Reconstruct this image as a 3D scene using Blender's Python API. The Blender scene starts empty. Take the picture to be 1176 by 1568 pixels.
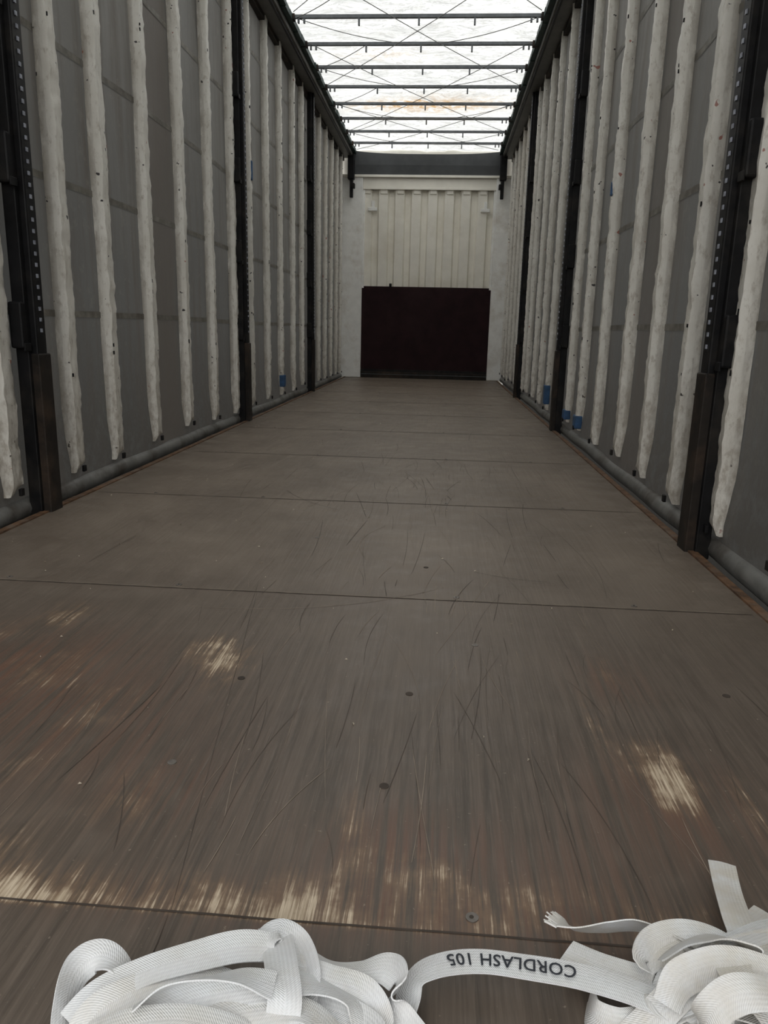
import bpy, bmesh, math, random
from mathutils import Vector, Matrix, noise
random.seed(7)
SC=bpy.context.scene
try:
    SC.view_settings.view_transform='Standard'; SC.view_settings.look='None'; SC.view_settings.exposure=0
except Exception as e: print(e)

# ------------------------------------------------------------ camera
CX,CH,F,PIT,YAW,ROL=0.3207,0.7321,1148.5,0.2360,0.0693,0.0231
fw=Vector((-math.sin(YAW)*math.cos(PIT),math.cos(YAW)*math.cos(PIT),-math.sin(PIT)))
r=Vector((math.cos(YAW),math.sin(YAW),0)); u=r.cross(fw)
r2=r*math.cos(ROL)+u*math.sin(ROL); u2=-r*math.sin(ROL)+u*math.cos(ROL)
cd=bpy.data.cameras.new("camera"); cam=bpy.data.objects.new("camera",cd); SC.collection.objects.link(cam)
M=Matrix((r2,u2,-fw)).transposed().to_4x4(); M.translation=Vector((CX,0,CH)); cam.matrix_world=M
cd.sensor_fit='VERTICAL'; cd.sensor_height=24.0; cd.lens=24.0*F/1568.0; cd.clip_start=.02; cd.clip_end=200
SC.camera=cam

# ------------------------------------------------------------ material helpers
class NT:
    def __init__(s,name):
        s.m=bpy.data.materials.new(name); s.m.use_nodes=True; s.t=s.m.node_tree; s.t.nodes.clear()
        s.out=s.n('ShaderNodeOutputMaterial')
    def n(s,k,**kw):
        x=s.t.nodes.new(k)
        for a,b in kw.items(): setattr(x,a,b)
        return x
    def l(s,a,b): s.t.links.new(a,b)
    def setin(s,node,i,v):
        if isinstance(v,bpy.types.NodeSocket): s.l(v,node.inputs[i])
        else:
            if isinstance(v,tuple) and len(v)==3 and node.inputs[i].type=='RGBA': v=v+(1,)
            node.inputs[i].default_value=v
    def math(s,op,a,b=0.,c=None,clamp=False):
        x=s.n('ShaderNodeMath',operation=op); x.use_clamp=clamp
        s.setin(x,0,a); s.setin(x,1,b)
        if c is not None: s.setin(x,2,c)
        return x.outputs[0]
    def coord(s,scale=(1,1,1),kind='Object',loc=(0,0,0)):
        tc=s.n('ShaderNodeTexCoord'); mp=s.n('ShaderNodeMapping')
        s.l(tc.outputs[kind],mp.inputs[0]); mp.inputs['Scale'].default_value=scale; mp.inputs['Location'].default_value=loc
        return mp.outputs[0]
    def noise(s,vec,scale,detail=4,rough=.55,dist=0):
        x=s.n('ShaderNodeTexNoise'); s.l(vec,x.inputs['Vector'])
        x.inputs['Scale'].default_value=scale; x.inputs['Detail'].default_value=detail
        x.inputs['Roughness'].default_value=rough; x.inputs['Distortion'].default_value=dist
        return x.outputs['Fac']
    def ramp(s,v,lo,hi,a=0.,b=1.):
        x=s.n('ShaderNodeMapRange'); s.setin(x,0,v)
        x.inputs[1].default_value=lo;x.inputs[2].default_value=hi;x.inputs[3].default_value=a;x.inputs[4].default_value=b
        return x.outputs[0]
    def mix(s,f,a,b,bt='MIX'):
        x=s.n('ShaderNodeMix',data_type='RGBA',blend_type=bt)
        s.setin(x,0,f); s.setin(x,6,a); s.setin(x,7,b)
        return x.outputs[2]
    def bsdf(s,color,rough=.6,metal=0.,spec=.5,bump=None,bstr=.2,bdist=.01):
        p=s.n('ShaderNodeBsdfPrincipled'); s.setin(p,'Base Color',color); s.setin(p,'Roughness',rough)
        s.setin(p,'Metallic',metal); p.inputs['Specular IOR Level'].default_value=spec
        if bump is not None:
            b=s.n('ShaderNodeBump'); b.inputs['Strength'].default_value=bstr; b.inputs['Distance'].default_value=bdist
            s.l(bump,b.inputs['Height']); s.l(b.outputs[0],p.inputs['Normal']); s.bn=b.outputs[0]
        return p.outputs[0]
    def done(s,sh): s.l(sh,s.out.inputs[0]); return s.m
    def attr(s,name):
        a=s.n('ShaderNodeAttribute'); a.attribute_name=name; return a.outputs['Fac']

def simple(name,col,rough=.6,metal=0,nscale=20,var=.25,dirt=None,spec=.5):
    t=NT(name); v=t.coord()
    n1=t.noise(v,nscale,5); 
    c=t.mix(t.ramp(n1,.35,.7),tuple(x*(1-var) for x in col),tuple(min(1,x*(1+var)) for x in col))
    if dirt is not None:
        n2=t.noise(v,nscale*.35,6,.65); c=t.mix(t.ramp(n2,.5,.68),c,dirt)
    return t.done(t.bsdf(c,rough,metal,spec,n1,.15,.005))

# ---- floor
def mat_floor():
    t=NT("plywood_floor"); v=t.coord()
    wear=t.attr("wear"); red=t.attr("red"); dust=t.attr("dust")
    grain=t.noise(t.coord((70,2.2,1)),1,5,.6,.3)
    grain2=t.noise(t.coord((38,1.1,1),loc=(3,7,0)),1,6,.7,.6)
    fine=t.noise(t.coord((260,9,1)),1,4,.65)
    blot=t.noise(v,2.2,5,.6); blot2=t.noise(v,9,5,.65); patch=t.noise(v,14,4,.6)
    spk=t.noise(v,110,3,.6)
    near=t.mix(t.ramp(grain,.35,.68),(.084,.066,.052),(.140,.111,.088))
    near=t.mix(t.ramp(grain2,.56,.74,0,.6),near,(.052,.045,.038))
    near=t.mix(t.ramp(fine,.50,.72,0,.5),near,(.195,.158,.127))
    near=t.mix(t.ramp(blot2,.5,.75,0,.35),near,(.17,.138,.110))
    near=t.mix(t.math('MULTIPLY',t.math('MULTIPLY',red,.8),t.ramp(grain,.4,.6)),near,(.150,.070,.045))
    far=t.mix(t.ramp(blot,.35,.65),(.178,.141,.110),(.245,.198,.156))
    far=t.mix(t.ramp(blot2,.5,.75,0,.5),far,(.29,.24,.192))
    far=t.mix(t.ramp(grain,.5,.8,0,.4),far,(.14,.108,.084))
    far=t.mix(t.ramp(grain2,.5,.7,0,.35),far,(.15,.12,.095))
    c=t.mix(dust,near,far)
    c=t.mix(t.ramp(spk,.68,.74,0,.5),c,(.38,.32,.25))
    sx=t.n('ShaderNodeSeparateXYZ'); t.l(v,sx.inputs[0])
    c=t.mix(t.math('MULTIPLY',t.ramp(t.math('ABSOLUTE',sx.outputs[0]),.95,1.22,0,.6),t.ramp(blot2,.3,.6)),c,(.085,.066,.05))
    st=t.math('ADD',t.math('MULTIPLY',grain,.50),t.math('ADD',t.math('MULTIPLY',fine,.50),t.math('MULTIPLY',patch,.50)))
    sv=t.math('ADD',wear,t.math('MULTIPLY',t.math('SUBTRACT',st,.775),3.6))
    halo=t.math('MULTIPLY',t.ramp(sv,.05,.65,0,.85),t.ramp(wear,.05,.35),clamp=True)
    c=t.mix(halo,c,(.225,.150,.095))
    wf=t.math('MULTIPLY',t.ramp(sv,.50,.95),t.ramp(wear,.08,.3),clamp=True)
    pale=t.mix(t.ramp(fine,.35,.65),(.32,.235,.15),(.68,.57,.43))
    c=t.mix(wf,c,pale)
    rg=t.math('ADD',t.ramp(blot2,.3,.7,.36,.55),t.math('MULTIPLY',wf,.2))
    return t.done(t.bsdf(c,rg,0,.45,grain,.25,.004))
# ---- grey side curtain
def mat_curtain():
    t=NT("grey_curtain_pvc"); v=t.coord()
    n=t.noise(v,1.3,5,.6); n2=t.noise(t.coord((1,14,1.0)),1,5,.65); n3=t.noise(v,18,6,.7)
    c=t.mix(t.ramp(n,.3,.7),(.115,.113,.107),(.175,.170,.157))
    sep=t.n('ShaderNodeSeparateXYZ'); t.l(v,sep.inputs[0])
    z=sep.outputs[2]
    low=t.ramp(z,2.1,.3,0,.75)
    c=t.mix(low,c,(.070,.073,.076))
    c=t.mix(t.ramp(n2,.46,.68,0,.75),c,(.085,.069,.055))
    c=t.mix(t.ramp(n3,.55,.75,0,.45),c,(.21,.20,.175))
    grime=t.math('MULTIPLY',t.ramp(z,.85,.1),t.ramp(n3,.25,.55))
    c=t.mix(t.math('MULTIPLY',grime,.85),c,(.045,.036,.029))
    c=t.mix(t.math('MULTIPLY',t.attr("brown"),.75),c,(.072,.055,.042))
    a=t.bsdf(c,.55,0,.35,n3,.25,.006)
    tr=t.n('ShaderNodeBsdfTranslucent'); t.setin(tr,0,t.mix(.3,c,(.4,.4,.38)))
    mx=t.n('ShaderNodeMixShader'); mx.inputs[0].default_value=.14; t.l(a,mx.inputs[1]); t.l(tr.outputs[0],mx.inputs[2])
    return t.done(mx.outputs[0])
def mat_tarp():
    t=NT("white_roof_tarpaulin"); v=t.coord()
    n=t.noise(t.coord((1,2.6,1)),2.2,7,.7,.6); n2=t.noise(v,9,6,.7)
    fold_shade=t.noise(t.coord((1.3,7,1)),1.6,5,.6,1.5)
    c=t.mix(t.ramp(n,.38,.66),(.86,.87,.86),(.58,.59,.58))
    c=t.mix(t.ramp(n2,.52,.75,0,.6),c,(.43,.42,.39))
    c=t.mix(t.math('SUBTRACT',.8,t.ramp(t.math('ABSOLUTE',t.math('SUBTRACT',fold_shade,.5)),0,.035,0,.8)),c,(.42,.425,.42))  # shading of the tarp's wrinkle folds, painted into its colour as grey lines
    rust=t.math('MULTIPLY',t.attr("rust"),t.ramp(n2,.38,.58))
    c=t.mix(rust,c,(.50,.33,.17))
    a=t.bsdf(c,.6,0,.3,n2,.3,.01)
    tr=t.n('ShaderNodeBsdfTranslucent'); t.setin(tr,0,c)
    tp=t.n('ShaderNodeBsdfTransparent'); t.setin(tp,0,c)
    m1=t.n('ShaderNodeMixShader'); m1.inputs[0].default_value=.62; t.l(a,m1.inputs[1]); t.l(tr.outputs[0],m1.inputs[2])
    m2=t.n('ShaderNodeMixShader'); m2.inputs[0].default_value=.05; t.l(m1.outputs[0],m2.inputs[1]); t.l(tp.outputs[0],m2.inputs[2])
    return t.done(m2.outputs[0])
def mat_sleeve():
    t=NT("white_webbing_sleeve"); v=t.coord()
    n=t.noise(v,5,6,.65); n2=t.noise(t.coord((1,1,.5)),40,5,.7); n3=t.noise(t.coord((1,1,1),loc=(9,4,2)),26,2,.5); n4=t.noise(t.coord((1,1,1),loc=(3,14,5)),17,2,.5)
    n5=t.noise(t.coord((1,1,.35),loc=(1,2,3)),14,5,.7)
    c=t.mix(t.ramp(n,.35,.7),(.90,.88,.82),(.76,.73,.66))
    c=t.mix(t.ramp(n2,.54,.70,0,.7),c,(.46,.41,.34))
    c=t.mix(t.ramp(n5,.58,.74,0,.6),c,(.50,.46,.39))
    eg=t.math('MULTIPLY',t.ramp(t.attr("edge"),.7,1.0),t.ramp(n5,.36,.52,.2,1.0))
    c=t.mix(t.math('MULTIPLY',eg,.7),c,(.24,.21,.17))
    c=t.mix(t.ramp(n3,.71,.73),c,(.05,.045,.045))
    c=t.mix(t.ramp(n4,.735,.75,0,.8),c,(.35,.08,.05))
    sep=t.n('ShaderNodeSeparateXYZ'); t.l(v,sep.inputs[0])
    c=t.mix(t.math('MULTIPLY',t.ramp(sep.outputs[2],.7,.1,0,.65),t.ramp(n2,.35,.6)),c,(.34,.29,.23))
    b=t.math('ADD',n2,n)
    a=t.bsdf(c,.5,0,.4,b,.3,.006)
    tr=t.n('ShaderNodeBsdfTranslucent'); t.setin(tr,0,c)
    mx=t.n('ShaderNodeMixShader'); mx.inputs[0].default_value=.08; t.l(a,mx.inputs[1]); t.l(tr.outputs[0],mx.inputs[2])
    return t.done(mx.outputs[0])
def mat_web():
    t=NT("white_polyester_webbing")
    uv=t.n('ShaderNodeUVMap'); uv.uv_map="UVMap"
    sep=t.n('ShaderNodeSeparateXYZ'); t.l(uv.outputs[0],sep.inputs[0])
    U,V=sep.outputs[0],sep.outputs[1]
    av=t.math('ABSOLUTE',V)
    w=t.math('SINE',t.math('MULTIPLY',t.math('ADD',U,t.math('MULTIPLY',av,.8)),2*math.pi/.0026))
    e=t.math('SINE',t.math('MULTIPLY',V,2*math.pi/.0044))
    n=t.noise(t.coord(),22,5,.6)
    hb=t.math('ADD',w,t.math('MULTIPLY',e,.7))
    c=t.mix(t.ramp(n,.35,.7),(.93,.95,.97),(.84,.84,.83))
    c=t.mix(t.ramp(hb,-1.4,.2,.25,0),c,(.55,.56,.58))
    c=t.mix(t.math('MULTIPLY',t.attr("soil"),t.ramp(n,.3,.6)),c,(.72,.64,.50))
    a=t.bsdf(c,.6,0,.35,hb,.4,.0006)
    tr=t.n('ShaderNodeBsdfTranslucent'); t.setin(tr,0,c)
    mx=t.n('ShaderNodeMixShader'); mx.inputs[0].default_value=.12; t.l(a,mx.inputs[1]); t.l(tr.outputs[0],mx.inputs[2])
    return t.done(mx.outputs[0])

MF=mat_floor(); MC=mat_curtain(); MT=mat_tarp(); MS=mat_sleeve(); MW=mat_web()
M_BLACK=simple("black_painted_steel",(.008,.008,.009),.5,0,14,.4,(.026,.023,.020),.2)
M_BLACKD=simple("dusty_black_steel",(.020,.016,.013),.6,0,12,.4,(.060,.040,.028),.25)
M_RUST=simple("rusty_steel",(.13,.068,.034),.75,0,25,.5,(.16,.12,.09))
M_RAIL=simple("grey_aluminium_rail",(.115,.11,.10),.5,0,8,.2,(.07,.065,.058))
M_GREEN=simple("dark_green_pvc",(.010,.033,.028),.6,0,15,.3)
M_BOW=simple("galvanised_bow",(.13,.14,.15),.5,.2,20,.2)
M_CORD=simple("grey_cord",(.22,.22,.21),.7,0,20,.2)
M_BH=simple("cream_white_paint",(.92,.89,.80),.5,0,5,.04,(.82,.78,.68))
M_WP=simple("white_post_paint",(.90,.90,.87),.5,0,9,.05,(.72,.69,.63))
M_MAR=simple("maroon_film_plywood",(.022,.008,.010),.55,0,5,.25,(.030,.013,.015),.15)
M_HEAD=simple("dark_grey_header",(.085,.09,.095),.55,0,5,.15)
M_DARK=simple("dark_underframe",(.02,.019,.018),.8,0,10,.3)
M_SEAM=simple("curtain_seam",(.20,.19,.165),.6,0,20,.3,(.10,.085,.07))
M_HEM=simple("grey_hem",(.17,.168,.158),.5,0,12,.2,(.065,.053,.042))
M_JOINT=simple("dark_joint",(.06,.046,.036),.8,0,20,.3)
M_LINE=simple("pale_scratch",(.27,.22,.17),.7,0,20,.3)
M_DLINE=simple("dark_scratch",(.088,.070,.056),.7,0,20,.3)
M_CHIP=simple("wood_chip",(.50,.43,.34),.8,0,60,.3)
M_BOLT=simple("steel_screw",(.22,.20,.18),.45,.6,60,.3)
M_BLUE=simple("blue_tape",(.03,.09,.20),.55,0,20,.3)
M_DOT=simple("bare_metal_slot",(.36,.38,.44),.5,.3,50,.3)
M_INK=simple("black_print",(.03,.035,.045),.7,0,200,.3)

# ------------------------------------------------------------ mesh helpers
def mk(name,verts,faces,mats,mi=None,smooth=False,parent=None):
    me=bpy.data.meshes.new(name); me.from_pydata([tuple(v) for v in verts],[],faces)
    for m in (mats if isinstance(mats,list) else [mats]): me.materials.append(m)
    if mi: me.polygons.foreach_set("material_index",mi)
    if smooth: me.polygons.foreach_set("use_smooth",[True]*len(me.polygons))
    me.update(); o=bpy.data.objects.new(name,me); SC.collection.objects.link(o)
    if parent: o.parent=parent
    return o
def empty(name):
    e=bpy.data.objects.new(name,None); SC.collection.objects.link(e); return e
class MB:
    def __init__(s): s.v=[];s.f=[];s.m=[]
    def box(s,x0,x1,y0,y1,z0,z1,m=0,ch=0.0):
        b=len(s.v)
        if ch<=0:
            for x in(x0,x1):
                for y in(y0,y1):
                    for z in(z0,z1): s.v.append((x,y,z))
            for q in((0,1,3,2),(4,6,7,5),(0,4,5,1),(2,3,7,6),(0,2,6,4),(1,5,7,3)):
                s.f.append([b+i for i in q]); s.m.append(m)
        else:   # bevelled box through bmesh
            bm=bmesh.new(); bmesh.ops.create_cube(bm,size=1)
            for v in bm.verts: v.co=Vector(((x0+x1)/2+v.co.x*(x1-x0),(y0+y1)/2+v.co.y*(y1-y0),(z0+z1)/2+v.co.z*(z1-z0)))
            bmesh.ops.bevel(bm,geom=bm.edges[:],offset=ch,segments=2,affect='EDGES',profile=.5)
            bm.verts.index_update()
            for v in bm.verts: s.v.append(tuple(v.co))
            for f in bm.faces: s.f.append([b+v.index for v in f.verts]); s.m.append(m)
            bm.free()
    def strip(s,pts,w,z,m=0):   # thin flat line on the floor
        b=len(s.v); n=len(pts)
        for i,p in enumerate(pts):
            q=pts[min(i+1,n-1)];o=pts[max(i-1,0)]
            d=Vector((q[0]-o[0],q[1]-o[1])); d=d.normalized() if d.length>0 else Vector((0,1))
            ww=w*(.35 if i in(0,n-1) else 1)/2
            s.v.append((p[0]-d.y*ww,p[1]+d.x*ww,z)); s.v.append((p[0]+d.y*ww,p[1]-d.x*ww,z))
        for i in range(n-1): s.f.append([b+2*i+1,b+2*i+3,b+2*i+2,b+2*i]); s.m.append(m)
    def tube(s,pts,rad,k=8,m=0):
        b=len(s.v); n=len(pts); P=[Vector(p) for p in pts]
        for i in range(n):
            t=(P[min(i+1,n-1)]-P[max(i-1,0)]).normalized()
            a=t.cross(Vector((0,0,1))) if abs(t.z)<.95 else t.cross(Vector((1,0,0)))
            a.normalize(); c=a.cross(t)
            for j in range(k):
                g=2*math.pi*j/k; s.v.append(tuple(P[i]+(a*math.cos(g)+c*math.sin(g))*rad))
        for i in range(n-1):
            for j in range(k):
                s.f.append([b+i*k+j,b+i*k+(j+1)%k,b+(i+1)*k+(j+1)%k,b+(i+1)*k+j]); s.m.append(m)
        s.f.append([b+j for j in range(k)][::-1]); s.m.append(m)
        s.f.append([b+(n-1)*k+j for j in range(k)]); s.m.append(m)
    def cyl(s,c,rad,h,k=12,m=0):
        b=len(s.v)
        for z in(0,h):
            for j in range(k):
                g=2*math.pi*j/k; s.v.append((c[0]+rad*math.cos(g),c[1]+rad*math.sin(g),c[2]+z))
        for j in range(k): s.f.append([b+j,b+(j+1)%k,b+k+(j+1)%k,b+k+j]); s.m.append(m)
        s.f.append([b+k+j for j in range(k)]); s.m.append(m)
    def obj(s,name,mats,smooth=False,parent=None): return mk(name,s.v,s.f,mats,s.m,smooth,parent)

YB,YF=-0.7,12.40     # rear opening, front bulkhead
XW=1.24

# ------------------------------------------------------------ floor
def gauss(x,y,cx,cy,sx,sy): return math.exp(-(((x-cx)/sx)**2+((y-cy)/sy)**2))
JY=[.797+1.2056*k for k in range(10)]
WEAR=[(-.13,1.53,.05,.10,.75),(-.20,1.60,.05,.08,.6),(.74,1.14,.04,.07,.85),(.73,1.24,.05,.08,.5),
      (.72,1.60,.03,.07,.45),(-.62,1.75,.08,.12,.42),(-.50,1.45,.10,.14,.36),(-.78,1.62,.08,.1,.42),(-.32,1.30,.08,.12,.32),
      (.22,.98,.03,.12,.42),(.32,.90,.05,.07,.45),(.85,1.10,.02,.12,.35),(-.15,1.02,.06,.08,.35),(-.45,1.05,.2,.15,.24),(.65,1.35,.03,.15,.3),(.5,.86,.2,.05,.25)]
RED=[(-.6,1.5,.28,.22,.9),(-.35,1.25,.25,.2,.8),(.72,1.1,.14,.15,.8),(.3,.95,.15,.1,.9),(.22,.82,.4,.05,.7),(.72,1.55,.08,.12,.7),(-.7,1.1,.2,.25,.6),(-.1,1.05,.1,.1,.6),(.55,.9,.1,.1,.5)]
vs=[];fs=[];wear=[];red=[];dust=[]
nx=166
ys=[YB+(2.9-YB)*i/240 for i in range(241)]+[2.9+(YF-2.9)*i/60 for i in range(1,61)]
for y in ys:
    for i in range(nx+1):
        x=-XW+2*XW*i/nx
        w=0
        for a in WEAR: w+=a[4]*gauss(x,y,*a[:4])
        e=y-JY[0]     # worn lip just beyond the first board joint
        if e>-.008:
            amp=max(.0,min(1,(.50-x)/.16))*.95+ .38*gauss(x,0,.62,0,.12,1)
            n1=.5+.9*noise.noise(Vector((x*5,3.1,0)))+.5*noise.noise(Vector((x*17,1.1,0)))
            w+=amp*math.exp(-(max(0,e)/(.035+.055*max(0,n1)))**2)*(.40+.65*max(0,n1))
        wear.append(min(1,w))
        rr=0
        for a in RED: rr+=a[4]*gauss(x,y,*a[:4])
        red.append(min(1,rr))
        d=(y-1.05)/(2.8-1.05); d=max(0,min(1,d)); d=d*d*(3-2*d)
        d=d*.95+.2*noise.noise(Vector((x*2,y*1.5,5)))
        if y>JY[1]: d=max(d,.55+.4*min(1,(y-JY[1])*.7))
        dust.append(max(0,min(1,d)))
        vs.append((x,y,0))
for j in range(len(ys)-1):
    for i in range(nx):
        a=j*(nx+1)+i; fs.append([a,a+1,a+nx+2,a+nx+1])
floor=mk("floor",vs,fs,MF)
for nm,dat in(("wear",wear),("red",red),("dust",dust)):
    at=floor.data.attributes.new(nm,'FLOAT','POINT'); at.data.foreach_set("value",dat)
slab=MB(); slab.box(-XW,XW,YB,YF,-.03,-.001,0); slab.obj("deck_boards",[M_DARK],parent=floor)
fl=MB()
for k,y in enumerate(JY):
    pts=[(-1.2+2.4*i/40,y+.0015*noise.noise(Vector((i*.7,y,0)))) for i in range(41)]
    fl.strip(pts,.0055*max(1,y/2.6) if k else .0035,.0008,0)
    if k: fl.strip([(p[0],p[1]+.005*max(1,y/2.6)) for p in pts],.003,.0007,1)
def vline(xa,ya,xb,yb_,w,m): fl.strip([(xa+(xb-xa)*i/12+.002*noise.noise(Vector((i*.8,xa,0))),ya+(yb_-ya)*i/12) for i in range(13)],w,.0009,m)
vline(-.176,2.0,.001,.80,.0011,2); vline(.001,.79,.03,.3,.0012,0)
for i in range(330):     # long drag scratches
    y=random.uniform(.85,4.2) if i<270 else random.uniform(4,11); x=random.gauss(.32,.36)
    L=random.uniform(.06,.40)*(1 if y<2.2 else 1.3); sl=random.gauss(0,.12); cu=random.gauss(0,.08)
    pts=[(x+sl*L*t+cu*L*t*t,y+L*t) for t in [k/9 for k in range(10)]]
    if max(abs(p[0]) for p in pts)>1.15 or pts[-1][1]>12: continue
    fl.strip(pts,random.uniform(.0005,.0013)*(1.4 if y>1.8 else 1),.0010+i*1e-6,2 if random.random()<.5 else 1)
for i in range(9):      # sweeping arcs
    y=random.uniform(2.2,5); x=random.uniform(-.4,.9); R=random.uniform(.3,.9); a0=random.uniform(0,6.28); da=random.uniform(.4,1.1)
    pts=[(x+R*math.cos(a0+da*t/12),y+R*math.sin(a0+da*t/12)) for t in range(13)]
    if max(abs(p[0]) for p in pts)>1.15: continue
    fl.strip(pts,.0018,.0014,random.choice([1,2]))
fl.obj("joints_and_scratches",[M_JOINT,M_LINE,M_DLINE],parent=floor)
sc=MB()
for k,y in enumerate(JY):
    for x in (-.95,-.42,.38,.86): 
        for yy in (y+.028,):
            sc.cyl((x+random.uniform(-.03,.03),yy,0),.0085,.0016,14,0)
            sc.cyl((sc.v[-1][0]-.0085,yy,.0016),.003,.0005,8,1)
for x,y in [(.255,1.1),(-.115,1.13),(.283,1.43),(-.08,1.46),(.43,1.7),(.95,1.5),(-.6,1.2),(.3,2.3),(-.1,2.6)]:
    sc.cyl((x,y,0),.008,.0012,14,1 if random.random()<.6 else 0)
sc.obj("deck_screws",[M_BOLT,M_JOINT],parent=floor)
ch=MB()
for i in range(250):
    y=random.uniform(1.5,12) if i>40 else random.uniform(1.0,3); x=random.uniform(-1.15,1.15); a=random.uniform(0,3.14); s_=random.uniform(.002,.006)
    p=[(x+s_*math.cos(a),y+s_*math.sin(a),.0015),(x-s_*.4*math.sin(a),y+s_*.4*math.cos(a),.0045),(x-s_*math.cos(a),y-s_*math.sin(a),.0015),(x+s_*.3*math.sin(a),y-s_*.3*math.cos(a),.002)]
    b=len(ch.v); ch.v+=p; ch.f.append([b,b+1,b+2,b+3]); ch.m.append(0)
ch.obj("wood_chips",[M_CHIP],parent=floor)

# side edge trims
for nm,sg in(("trim_1",-1),("trim_2",1)):
    b=MB()
    n=90
    for i in range(n):  # rusty angle in slightly irregular lengths
        y0=YB+(YF-YB)*i/n;y1=YB+(YF-YB)*(i+1)/n
        x0=sg*1.216;x1=sg*(1.243+.002*random.random())
        b.box(min(x0,x1),max(x0,x1),y0,y1,-.06,.005+.002*random.random(),0)
    b.box(min(sg*1.246,sg*1.34),max(sg*1.246,sg*1.34),YB,YF,-.22,-.075,1)
    b.obj(nm,[M_RUST,M_DARK])

# ------------------------------------------------------------ curtain walls
posts={-1:[-.3,2.856,6.04,9.2],1:[-.45,2.66,6.02,9.15]}
strapsY={-1:[-.3,.3,.85,1.45,2.08,2.70,3.22,3.65,4.19,4.77,5.35,5.93,6.45,7.08,7.68,8.31,8.85,9.5,10.05,10.6,11.15,11.7,12.15],
          1:[-.4,.1,.6,1.1,1.6,2.08,2.588,3.09,3.587,4.09,4.71,5.29,5.77,6.35,6.9,7.45,8.0,8.6,9.0,9.5,10.05,10.6,11.15,11.7,12.15]}
def wallx(y,z,sg):
    return sg*(1.322+.014*noise.noise(Vector((y*1.1,z*.5,sg*3)))+.010*noise.noise(Vector((y*3,z*1.6,sg*7)))-(.02*math.exp(-((z-.1)/.12)**2)))
def crinkle(y,z,s): return noise.noise(Vector((y,z,s)))
for sg,nm in((-1,"wall_left"),(1,"wall_right")):
    vs=[];fs=[];br=[]
    ny,nz=300,46
    for j in range(nz+1):
        z=-.20+3.64*j/nz
        for i in range(ny+1):
            y=YB+(YF-YB)*i/ny
            vs.append((wallx(y,z,sg)+sg*(.02 if z<-.03 else 0),y,z))
            br.append(max(0,min(1,8*(.30-abs(y-4.48)))) if sg<0 else (max(0,min(1,8*(.26-abs(y-3.85))))*.7))
    for j in range(nz):
        for i in range(ny):
            a=j*(ny+1)+i; fs.append([a,a+1,a+ny+2,a+ny+1])
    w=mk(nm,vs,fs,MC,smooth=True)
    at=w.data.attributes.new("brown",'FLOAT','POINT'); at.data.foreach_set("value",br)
    b=MB()      # horizontal welded seams, thin raised bands following the cloth
    for z0 in (.78,1.32,1.86,2.40,2.94):
        base=len(b.v); n=200
        for i in range(n+1):
            y=YB+(YF-YB)*i/n
            for dz in(-.014,.014): b.v.append((wallx(y,z0,sg)-sg*.004,y,z0+dz+.004*math.sin(y*1.7)))
        for i in range(n): b.f.append([base+2*i,base+2*i+2,base+2*i+3,base+2*i+1]); b.m.append(0)
    b.obj("welded_seams",[M_SEAM],True,w)
    b=MB(); b.tube([(sg*(1.318+.006*noise.noise(Vector((y*2,0,sg)))),y,.018+.012*noise.noise(Vector((y*1.3,4,sg)))) for y in [YB+(YF-YB)*i/160 for i in range(161)]],.042,12)
    b.obj("hem_tube",[M_HEM],True,w)
    b=MB(); hk=MB(); ed=[]      # webbing sleeves: flat folded box-section straps
    PROF=[(-1,0),(-1,.45),(-.98,.86),(-.86,1.0),(-.4,.97),(0,1.0),(.4,.96),(.86,.98),(.98,.84),(1,.42),(1,0)]; K=len(PROF)
    for y0 in strapsY[sg]:
        seed=random.uniform(0,100); zb=.10+random.uniform(-.01,.03); n=150
        base=len(b.v); lean=random.uniform(-.012,.012)
        for i in range(n+1):
            z=zb+(3.34-zb)*i/n
            wd=.048*(1+.03*crinkle(seed,z*2.0,0)+.05*crinkle(seed,z*9,1)); pr=.052*(1+.04*crinkle(seed,z*2,2)+.08*crinkle(seed,z*8,3)+.06*crinkle(seed,z*26,5))
            if i==0: wd*=.95; pr*=.75
            yc=y0+lean*(z/3.3)+.003*crinkle(seed,z*.8,4)
            for k,(pa,pb) in enumerate(PROF):
                cr=.0045*noise.noise(Vector((seed+k*.5,z*12,y0)))+.0035*noise.noise(Vector((seed+k*.9,z*38,y0)))
                b.v.append((sg*(1.320-pb*pr*(1-.10*pa)-cr*pb),yc+pa*wd+.5*cr,z+(.018*pa if i==0 else 0)))
                ed.append(1.0 if k in(0,K-1) else (.8 if k in(1,K-2) else 0))
        for i in range(n):
            for k in range(K-1):
                a=base+i*K+k; b.f.append([a,a+1,a+K+1,a+K]); b.m.append(0)
        b.f.append([base+k for k in range(K)]); b.m.append(0)
        x=sg*1.258
        hk.box(x-.006,x+.006,y0-.012,y0+.012,zb-.016,zb+.012,0,.002)
        for q in range(4):
            zz=random.uniform(.4,3.1); xx=sg*(1.320-.056)
            hk.box(xx-.003,xx+.003,y0-.040+random.uniform(0,.01),y0-.028,zz,zz+random.uniform(.008,.022),0)
    so=b.obj("webbing_sleeves",[MS],True,w)
    at=so.data.attributes.new("edge",'FLOAT','POINT'); at.data.foreach_set("value",ed)
    es=so.modifiers.new("folded_edges",'EDGE_SPLIT'); es.split_angle=math.radians(48)
    hk.obj("buckle_hooks",[M_BLACK],False,w)
    b=MB()      # blue tape wraps
    for s2,y,z0,z1,hw in((-1,7.68,.16,.28,.052),(1,6.9,.13,.30,.052),(1,5.29,.11,.20,.052),(1,5.77,.12,.19,.052),(1,4.71,1.52,1.60,.018),(-1,6.45,1.90,2.05,.015)):
        if s2!=sg: continue
        xx=sg*1.257; b.box(min(xx,xx+sg*.05),max(xx,xx+sg*.05),y-hw,y+hw,z0,z1,0,.008)
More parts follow.
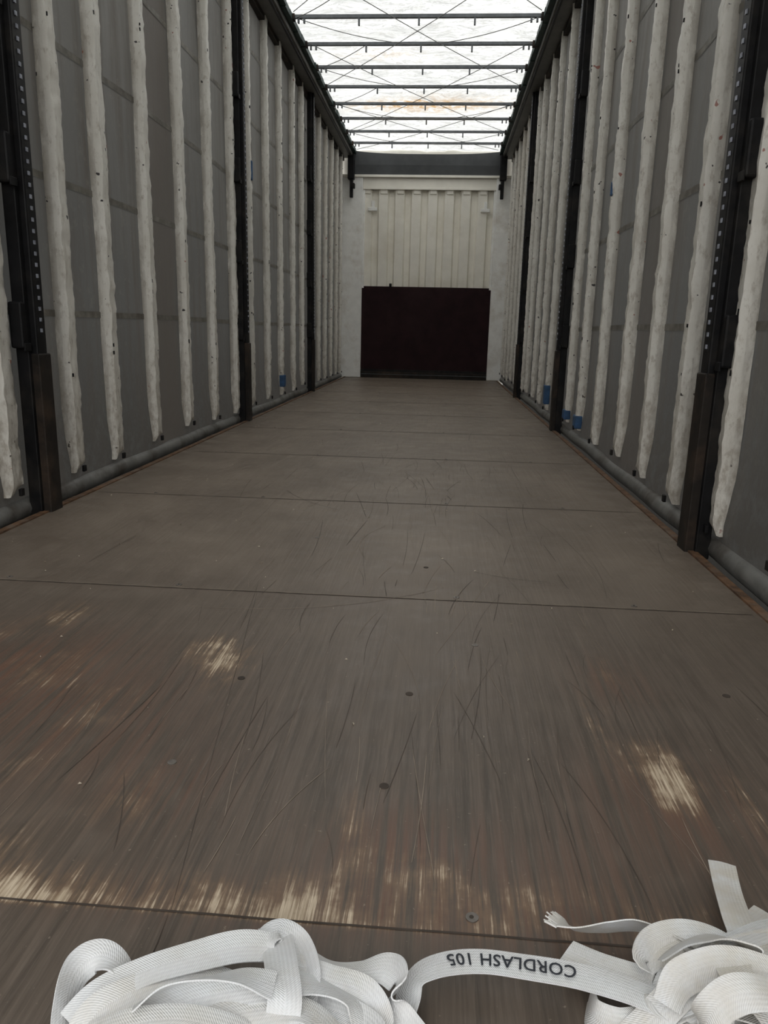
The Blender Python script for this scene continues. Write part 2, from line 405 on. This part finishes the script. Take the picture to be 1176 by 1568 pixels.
    b.obj("tape_wraps",[M_BLUE],parent=w)

# ------------------------------------------------------------ support posts
for sg in(-1,1):
    for y in posts[sg]:
        b=MB(); xi=sg*1.212; xo=sg*1.275
        lo,hi=min(xi,xo),max(xi,xo)
        b.box(lo,hi,y-.035,y+.035,-.06,3.33,0,.006)          # main section
        b.box(min(sg*1.235,sg*1.285),max(sg*1.235,sg*1.285),y-.062,y-.035,-.02,3.33,0,.004)
        b.box(min(sg*1.235,sg*1.285),max(sg*1.235,sg*1.285),y+.035,y+.058,-.02,3.33,0,.004)
        b.box(min(sg*1.204,sg*1.28),max(sg*1.204,sg*1.28),y-.045,y+.045,-.05,.62,1,.005)      # kick sleeve at foot
        for i in range(66):                                    # slot row
            z=.70+i*.04
            b.box(min(sg*1.2085,sg*1.214),max(sg*1.2085,sg*1.214),y-.006,y+.006,z,z+.014,2)
        for z in(.72,1.3,1.88,2.46):                           # slat pockets
            b.box(min(sg*1.232,sg*1.285),max(sg*1.232,sg*1.285),y-.095,y-.06,z-.08,z+.09,0,.008)
            b.box(min(sg*1.225,sg*1.232),max(sg*1.225,sg*1.232),y-.10,y-.055,z-.09,z-.06,0,.002)
        b.obj("support_post",[M_BLACK,M_BLACKD,M_DOT])

# ------------------------------------------------------------ roof rails, bows, tarp
for sg in(-1,1):
    b=MB()
    b.box(min(sg*1.13,sg*1.31),max(sg*1.13,sg*1.31),YB,YF,3.31,3.45,0,.008)
    b.box(min(sg*1.15,sg*1.17),max(sg*1.15,sg*1.17),YB,YF,3.295,3.312,3)
    b.box(min(sg*1.275,sg*1.335),max(sg*1.275,sg*1.335),YB,YF,3.27,3.33,2,.006)
    n=70
    for i in range(n):                      # green gathered edge of the sliding roof
        y0=YB+(YF-YB)*i/n; y1=y0+(YF-YB)/n
        xi=sg*(1.075+.012*random.random()); xo=sg*1.132
        b.box(min(xi,xo),max(xi,xo),y0,y1*1.0,3.345+.01*random.random(),3.40,1)
    b.obj("roof_rail",[M_RAIL,M_GREEN,M_BLACKD,M_BLACK])
bowY=[7.28+.637*k for k in range(-12,8)]
b=MB()
for y in bowY:
    b.box(-1.12,1.12,y-.014,y+.014,3.365,3.395,0,.003)
    for x in(-1.03,-.98,-.5,.02,.5,.98,1.03):
        b.box(x-.008,x+.008,y-.012,y+.012,3.31 if abs(x)<.9 else 3.33,3.366,0)
    for x in(-1.09,1.09): b.box(x-.03,x+.03,y-.03,y+.03,3.35,3.40,1,.004)
b.obj("roof_bows",[M_BOW,M_BLACKD])
b=MB()
def cord(p,q,sag=.03,n=14):
    pts=[]
    for i in range(n+1):
        t=i/n; pts.append((p[0]+(q[0]-p[0])*t,p[1]+(q[1]-p[1])*t,p[2]+(q[2]-p[2])*t-sag*4*t*(1-t)))
    b.tube(pts,.0034,5)
z=3.372
for k in range(-2,6):
    y=5.9+k*1.95
    if y<YB or y>11.6: continue
    y2=min(y+3.2,12.1)
    cord((-1.05,y,z),(1.05,y2,z)); cord((1.05,y,z),(-1.05,y2,z))
for k,y in enumerate(bowY[:-1]):
    if k%2==0: cord((-1.05,y,z),(.02,y+.637,z),.04); cord((1.05,y,z),(.02,y+.637,z),.04)
    else: cord((-.5,y,z),(-1.05,y+.637,z),.02)
b.obj("roof_cords",[M_CORD],True)
vs=[];fs=[];ru=[]
nx,ny=60,420
for j in range(ny+1):
    y=YB+(YF+.05-YB)*j/ny
    ph=((y-7.28)/.637)%1.0
    for i in range(nx+1):
        x=-1.25+2.5*i/nx
        e=1-min(1,abs(x)/1.15)**4
        zz=3.415+e*(.030*math.sin(math.pi*ph)+.030*noise.noise(Vector((x*2.2,y*3.0,0)))+.022*noise.noise(Vector((x*5,y*8,2)))+.01*noise.noise(Vector((x*15,y*15,4))))+.012
        vs.append((x,y,max(zz,3.398)))
        ru.append(min(1,1.4*gauss(x,y,.0,10.15,.75,.20)+.6*gauss(x,y,.3,9.9,.6,.2)+.3*gauss(x,y,-.4,8.4,.4,.12)))
for j in range(ny):
    for i in range(nx):
        a=j*(nx+1)+i; fs.append([a,a+nx+1,a+nx+2,a+1])
ce=mk("ceiling",vs,fs,MT,smooth=True)
at=ce.data.attributes.new("rust",'FLOAT','POINT'); at.data.foreach_set("value",ru)

# ------------------------------------------------------------ front bulkhead
wf=MB()
XL,XR=-.975,1.065
yb=YF
nr=8; pitch=(XR-XL)/nr; prof=[]
for k in range(nr):
    x0=XL+k*pitch
    prof+=[(x0,yb-.005),(x0+pitch*.50,yb-.005),(x0+pitch*.58,yb+.05),(x0+pitch*.88,yb+.05),(x0+pitch*.97,yb-.005)]
prof.append((XR,yb-.005))
for z_ in (1.30,2.86): 
    for p in prof: wf.v.append((p[0],p[1],z_))
n=len(prof)
for i in range(n-1): wf.f.append([i,i+1,n+i+1,n+i]); wf.m.append(0)
wf.box(-1.32,1.32,yb+.06,yb+.09,-.2,3.45,0)                     # outer skin
wf.box(-1.30,XL,yb-.06,yb+.07,0,3.04,1,.01)                      # corner posts
wf.box(XR,1.30,yb-.06,yb+.07,0,3.04,1,.01)
wf.box(XL,XR,yb-.035,yb+.06,2.89,3.04,0,.008)                    # top beam
wf.box(XL,XR,yb-.045,yb-.03,2.86,2.895,0,.004)
for k in range(nr): 
    x0=XL+k*pitch+pitch*.05; wf.box(x0,x0+pitch*.42,yb-.022,yb+.02,2.80,2.87,0,.01)
wf.box(XL,XL+.03,yb-.03,yb+.02,1.40,2.88,1,.004); wf.box(XR-.03,XR,yb-.03,yb+.02,1.40,2.88,1,.004)
for x0 in(XL+.08,XR-.22): wf.box(x0,x0+.14,yb-.04,yb+.01,2.55,2.60,1,.006); wf.box(x0+.05,x0+.10,yb-.03,yb+.01,2.60,2.70,1,.006)
wf.box(XL,XR,yb-.02,yb+.05,.13,1.43,2,.004)                      # kick board
wf.box(-.54,-.50,yb-.03,yb,1.42,1.475,4,.004)
wf.box(XL,XR,yb-.05,yb+.05,0,.10,3,.006); wf.box(XL,XR,yb-.03,yb+.04,.10,.135,4)
wf.box(XL,XR,yb-.056,yb-.05,.055,.062,5)
for i in range(9): wf.box(XL+.1+i*.22,XL+.115+i*.22,yb-.024,yb-.018,1.385,1.40,4)
wf.obj("wall_front",[M_BH,M_WP,M_MAR,M_BLACKD,M_BLACK,M_BOW])
hd=MB(); n=24        # header: curved dark grey roof sheet end
for i in range(n+1):
    x=-1.14+2.28*i/n; t=(i/n-.5)*2
    zt=3.375+.035*t**4+.005; 
    for (dy,zz) in((-.12,zt-.03+.012*(t*t)),(-.10,3.20),(-.06,3.05),(.05,3.05),(.05,zt)):
        hd.v.append((x,yb+dy,zz))
for i in range(n):
    for k in range(4): a=i*5+k; hd.f.append([a,a+5,a+6,a+1]); hd.m.append(0)
for i in range(n): a=i*5; hd.f.append([a,a+4,a+9,a+5]); hd.m.append(0)
hd.box(-1.30,1.30,yb-.085,yb-.06,3.03,3.065,1,.004)
h=hd.obj("header_beam",[M_HEAD,M_BH])
bk=MB()
for sg in(-1,1):
    x0,x1=sorted((sg*1.10,sg*1.20))
    bk.box(x0,x1,yb-.20,yb-.09,2.98,3.34,0,.01)
    x0,x1=sorted((sg*1.12,sg*1.17)); bk.box(x0,x1,yb-.17,yb-.11,2.72,2.99,0,.01)
    x0,x1=sorted((sg*1.09,sg*1.13)); bk.box(x0,x1,yb-.22,yb-.12,2.85,2.92,0,.008)
bk.obj("roof_brackets",[M_BLACK],parent=h)

# ------------------------------------------------------------ webbing strap heaps
def fxy(px,py,z):     # survey of the strap positions on the deck -> metres
    d=fw+r2*((px-588)/F)+u2*((784-py)/F); t=(z-CH)/d.z
    return Vector((CX+t*d.x,t*d.y,z))
def cr(P,t):
    n=len(P)-1; i=min(int(t*n),n-1); f=t*n-i
    p0=P[max(i-1,0)];p1=P[i];p2=P[i+1];p3=P[min(i+2,n)]
    return tuple(.5*((2*b_)+(c_-a_)*f+(2*a_-5*b_+4*c_-d_)*f*f+(-a_+3*b_-3*c_+d_)*f**3) for a_,b_,c_,d_ in zip(p0,p1,p2,p3))
class Rib:
    def __init__(s): s.v=[];s.f=[];s.uv=[];s.soil=[];s.off=0
    def add(s,pts,width=.035,soil=0.,ret=False,fray=False,world=False):
        P=[]
        for p in pts:
            tl=math.radians(p[3]) if len(p)>3 else 0
            w=Vector(p[:3]) if world else fxy(p[0],p[1],p[2]); P.append((w.x,w.y,w.z,tl))
        n=max(24,10*(len(P)-1)); C=[cr(P,i/n) for i in range(n+1)]
        base=len(s.v); frames=[]; L=random.uniform(0,1)
        for i,c in enumerate(C):
            a=Vector(C[max(i-1,0)][:3]);b_=Vector(C[min(i+1,n)][:3]); T=(b_-a).normalized()
            side=Vector((0,0,1)).cross(T)
            if side.length<.05: side=Vector((1,0,0))
            side.normalize(); side=Matrix.Rotation(c[3],3,T)@side; N=T.cross(side).normalized()
            pc=Vector(c[:3]); 
            if i: L+=(pc-Vector(C[i-1][:3])).length
            frames.append((pc,T,side,N,L))
            for k in range(7):
                v=(k/6-.5)*width; q=pc+side*v+N*(.0006*math.cos(v/width*math.pi)+.0022*noise.noise(Vector((L*14,v*30,base*.1))))
                if q.z<.002: q.z=.002
                s.v.append(q); s.uv.append((L,v)); s.soil.append(soil)
        for i in range(n):
            for k in range(6):
                a=base+i*7+k; s.f.append([a,a+1,a+8,a+7])
        if fray:
            pc,T,side,N,L=frames[0]
            for k in range(26):
                v=(k/25-.5)*width; o=pc+side*v; e=o-T*random.uniform(.006,.018)+side*random.uniform(-.004,.004)+N*random.uniform(-.004,.004)
                b0=len(s.v); w=side*.0008
                s.v+=[o-w,o+w,e+w*.5,e-w*.5]; s.uv+=[(0,0)]*4; s.soil+=[.3]*4; s.f.append([b0,b0+1,b0+2,b0+3])
        return frames
    def obj(s,name,parent):
        o=mk(name,s.v,s.f,MW,smooth=True,parent=parent)
        ul=o.data.uv_layers.new(name="UVMap")
        for l in o.data.loops: ul.data[l.index].uv=s.uv[l.vertex_index]
        at=o.data.attributes.new("soil",'FLOAT','POINT'); at.data.foreach_set("value",s.soil)
        sd=o.modifiers.new("thick",'SOLIDIFY'); sd.thickness=.0016; sd.offset=0
        es=o.modifiers.new("crisp_edges",'EDGE_SPLIT'); es.split_angle=math.radians(50)
        return o
heapL=empty("webbing_strap"); heapR=empty("webbing_strap.001")
A=Rib(); B=Rib()
def filler(R,cx,cy,rx,ry,n,zmax,seed):
    rd=random.Random(seed)
    for i in range(n):
        a0=rd.uniform(0,6.28); span=rd.uniform(2.5,5.0); k=rd.uniform(.5,1); ox=rd.uniform(-.25,.25)*rx; oy=rd.uniform(-.2,.2)*ry
        zc=rd.uniform(.010,zmax); pts=[]
        for j in range(8):
            a=a0+span*j/7; 
            pts.append((cx+ox+rx*k*math.cos(a)*(1+.12*rd.uniform(-1,1)),cy+oy+ry*k*math.sin(a)*(1+.12*rd.uniform(-1,1)),max(.014,zc+rd.uniform(-.012,.012)),rd.uniform(-35,35)))
        R.add(pts,soil=rd.uniform(0,.5))
filler(A,330,1590,190,70,15,.04,3)
for p in [
 [(150,1640,.02,0),(105,1600,.03,30),(100,1535,.045,60),(118,1485,.055,55),(152,1463,.06,20),(185,1480,.055,-30),(190,1515,.04,-50),(150,1570,.03,-30)],
 [(110,1570,.04,30),(155,1520,.055,15),(225,1486,.065,10),(300,1464,.07,15),(375,1448,.065,20),(440,1456,.055,0),(500,1482,.04,-20),(550,1488,.035,-10),(590,1482,.045,20),(610,1500,.05,60),(600,1535,.035,70),(618,1570,.025,30),(660,1620,.02,0)],
 [(115,1610,.04,10),(150,1550,.055,25),(220,1512,.06,10),(290,1495,.06,0),(345,1500,.055,-15),(375,1530,.05,-30),(370,1590,.03,-20)],
 [(160,1620,.04,0),(225,1560,.06,10),(305,1528,.065,15),(400,1510,.07,10),(480,1508,.06,-15),(540,1535,.045,-30),(565,1590,.03,-20)],
 [(250,1640,.05,0),(320,1570,.06,10),(400,1545,.065,10),(470,1550,.06,-10),(525,1600,.04,-20)],
 [(418,1420,.05,0),(426,1450,.06,10),(432,1490,.075,0),(436,1530,.075,-10),(430,1580,.05,0)],
 [(395,1470,.05,0),(405,1440,.06,-20),(428,1426,.06,0),(455,1450,.05,20),(470,1500,.05,30),(455,1550,.04,0)],
 [(90,1610,.03,20),(180,1575,.07,10),(265,1560,.075,0),(340,1575,.07,0),(420,1610,.05,0)],
 [(440,1478,.05,0),(500,1500,.05,10),(555,1520,.04,20),(580,1570,.03,30),(560,1620,.02,0)],
 [(205,1545,.075,-40),(250,1515,.085,-50),(310,1500,.09,-40),(370,1495,.09,-20),(420,1510,.08,0)],
 ]: A.add(p,soil=random.uniform(0,.25))
A.obj("coil",heapL)
filler(B,1110,1540,120,60,14,.045,11)
for p in [
 [(1105,1322,.035,0),(1114,1360,.045,-5),(1128,1405,.06,0),(1142,1445,.065,5),(1135,1490,.05,0)],
 [(868,1455,.03,0),(920,1478,.035,5),(990,1502,.04,10),(1060,1530,.05,0),(1120,1570,.05,0)],
 [(1000,1500,.03,30),(985,1470,.05,50),(1005,1442,.06,40),(1055,1430,.07,20),(1105,1442,.075,0),(1150,1475,.07,-20),(1180,1530,.05,-20)],
 [(975,1510,.03,-20),(990,1480,.045,-30),(1030,1455,.06,0),(1080,1458,.07,20),(1120,1490,.07,30),(1130,1550,.05,20)],
 [(1230,1420,.06,0),(1176,1425,.08,10),(1125,1445,.09,15),(1080,1470,.085,20),(1050,1510,.07,20),(1040,1560,.05,10)],
 [(1230,1450,.07,0),(1165,1468,.10,10),(1115,1500,.095,20),(1095,1560,.07,10),(1110,1620,.04,0)],
 [(905,1520,.015,80),(908,1555,.02,70),(950,1572,.03,30),(1000,1560,.04,0),(1060,1540,.055,-10),(1130,1545,.07,-10),(1210,1570,.07,0)],
 [(1060,1448,.06,0),(1105,1475,.09,0),(1150,1515,.10,0),(1200,1580,.08,0)],
 [(940,1620,.02,0),(990,1570,.04,10),(1055,1505,.075,10),(1130,1455,.09,0),(1215,1435,.08,0)],
 [(1176,1400,.04,0),(1150,1420,.06,20),(1120,1460,.10,20),(1140,1510,.11,0),(1190,1540,.09,-10)],
 [(1010,1470,.075,-50),(1045,1446,.09,-40),(1090,1436,.10,-30),(1135,1446,.105,-45),(1170,1470,.10,-60),(1185,1520,.09,-40)],
 [(1020,1540,.07,50),(1040,1500,.09,45),(1085,1480,.105,50),(1130,1478,.11,35),(1180,1490,.11,20)],
 [(1075,1600,.06,20),(1090,1550,.10,50),(1120,1525,.115,40),(1160,1520,.12,20),(1210,1530,.11,10)],
 ]: B.add(p,soil=random.uniform(0,.55))
B.add([(856,1412,.03,-20),(880,1422,.028,-45),(925,1420,.03,-60),(975,1418,.04,-55),(1035,1434,.055,-40),(1090,1452,.075,-10),(1140,1490,.08,0)],fray=True,soil=.3)
fr=B.add([(1060,1560,.04,0),(1010,1535,.05,0),(945,1512,.045,0),(875,1492,.04,2),(800,1480,.038,4),(740,1473,.036,4),(690,1474,.036,6),(652,1486,.036,15),(630,1508,.03,35),(622,1545,.02,40),(600,1590,.012,10)],width=.036)
B.obj("coil",heapR)
# printed lettering laid on the strap
tc=bpy.data.curves.new("print",'FONT'); tc.body="CORDLASH 105"; tc.size=.030; tc.resolution_u=3; tc.space_character=1.05; tc.offset=.0004
to=bpy.data.objects.new("tmp_text",tc); SC.collection.objects.link(to); bpy.context.view_layer.update()
tm=bpy.data.meshes.new_from_object(to); bpy.data.objects.remove(to)
bm=bmesh.new(); bm.from_mesh(tm); bmesh.ops.triangulate(bm,faces=bm.faces[:]); bmesh.ops.subdivide_edges(bm,edges=[e for e in bm.edges if e.calc_length()>.006],cuts=2)
xs=[v.co.x for v in bm.verts]; zs_=[v.co.y for v in bm.verts]; x0,x1=min(xs),max(xs); y0,y1=min(zs_),max(zs_)
target0=fxy(882,1494,.04); target1=fxy(686,1474,.036)
def nearest(t): return min(range(len(fr)),key=lambda i:(fr[i][0]-t).length)
La=fr[nearest(target0)][4]; Lb=fr[nearest(target1)][4]
for v in bm.verts:
    s_=(v.co.x-x0)/(x1-x0); L=La+(Lb-La)*s_; vv=((v.co.y-y0)/(y1-y0)-.5)*.0185
    for i in range(len(fr)-1):
        if fr[i][4]<=L<=fr[i+1][4]: break
    g=(L-fr[i][4])/max(1e-6,fr[i+1][4]-fr[i][4])
    pc=fr[i][0].lerp(fr[i+1][0],g); sd=fr[i][2].lerp(fr[i+1][2],g).normalized(); N=fr[i][3].lerp(fr[i+1][3],g).normalized()
    v.co=pc+sd*vv+N*.0035
bm.to_mesh(tm); bm.free(); tm.materials.clear(); tm.materials.append(M_INK)
lo=bpy.data.objects.new("printed_lettering",tm); SC.collection.objects.link(lo); lo.parent=heapR

# ------------------------------------------------------------ overcast daylight
w=bpy.data.worlds.new("overcast"); SC.world=w; w.use_nodes=True; nt=w.node_tree
bg=nt.nodes['Background']; tc=nt.nodes.new('ShaderNodeTexCoord'); sp=nt.nodes.new('ShaderNodeSeparateXYZ'); nt.links.new(tc.outputs['Generated'],sp.inputs[0])
mr=nt.nodes.new('ShaderNodeMapRange'); nt.links.new(sp.outputs[2],mr.inputs[0]); mr.inputs[1].default_value=-.05; mr.inputs[2].default_value=.25
mx=nt.nodes.new('ShaderNodeMix'); mx.data_type='RGBA'; nt.links.new(mr.outputs[0],mx.inputs[0]); mx.inputs[6].default_value=(.16,.155,.145,1); mx.inputs[7].default_value=(1.0,.995,.98,1)
nt.links.new(mx.outputs[2],bg.inputs[0]); bg.inputs[1].default_value=2.35
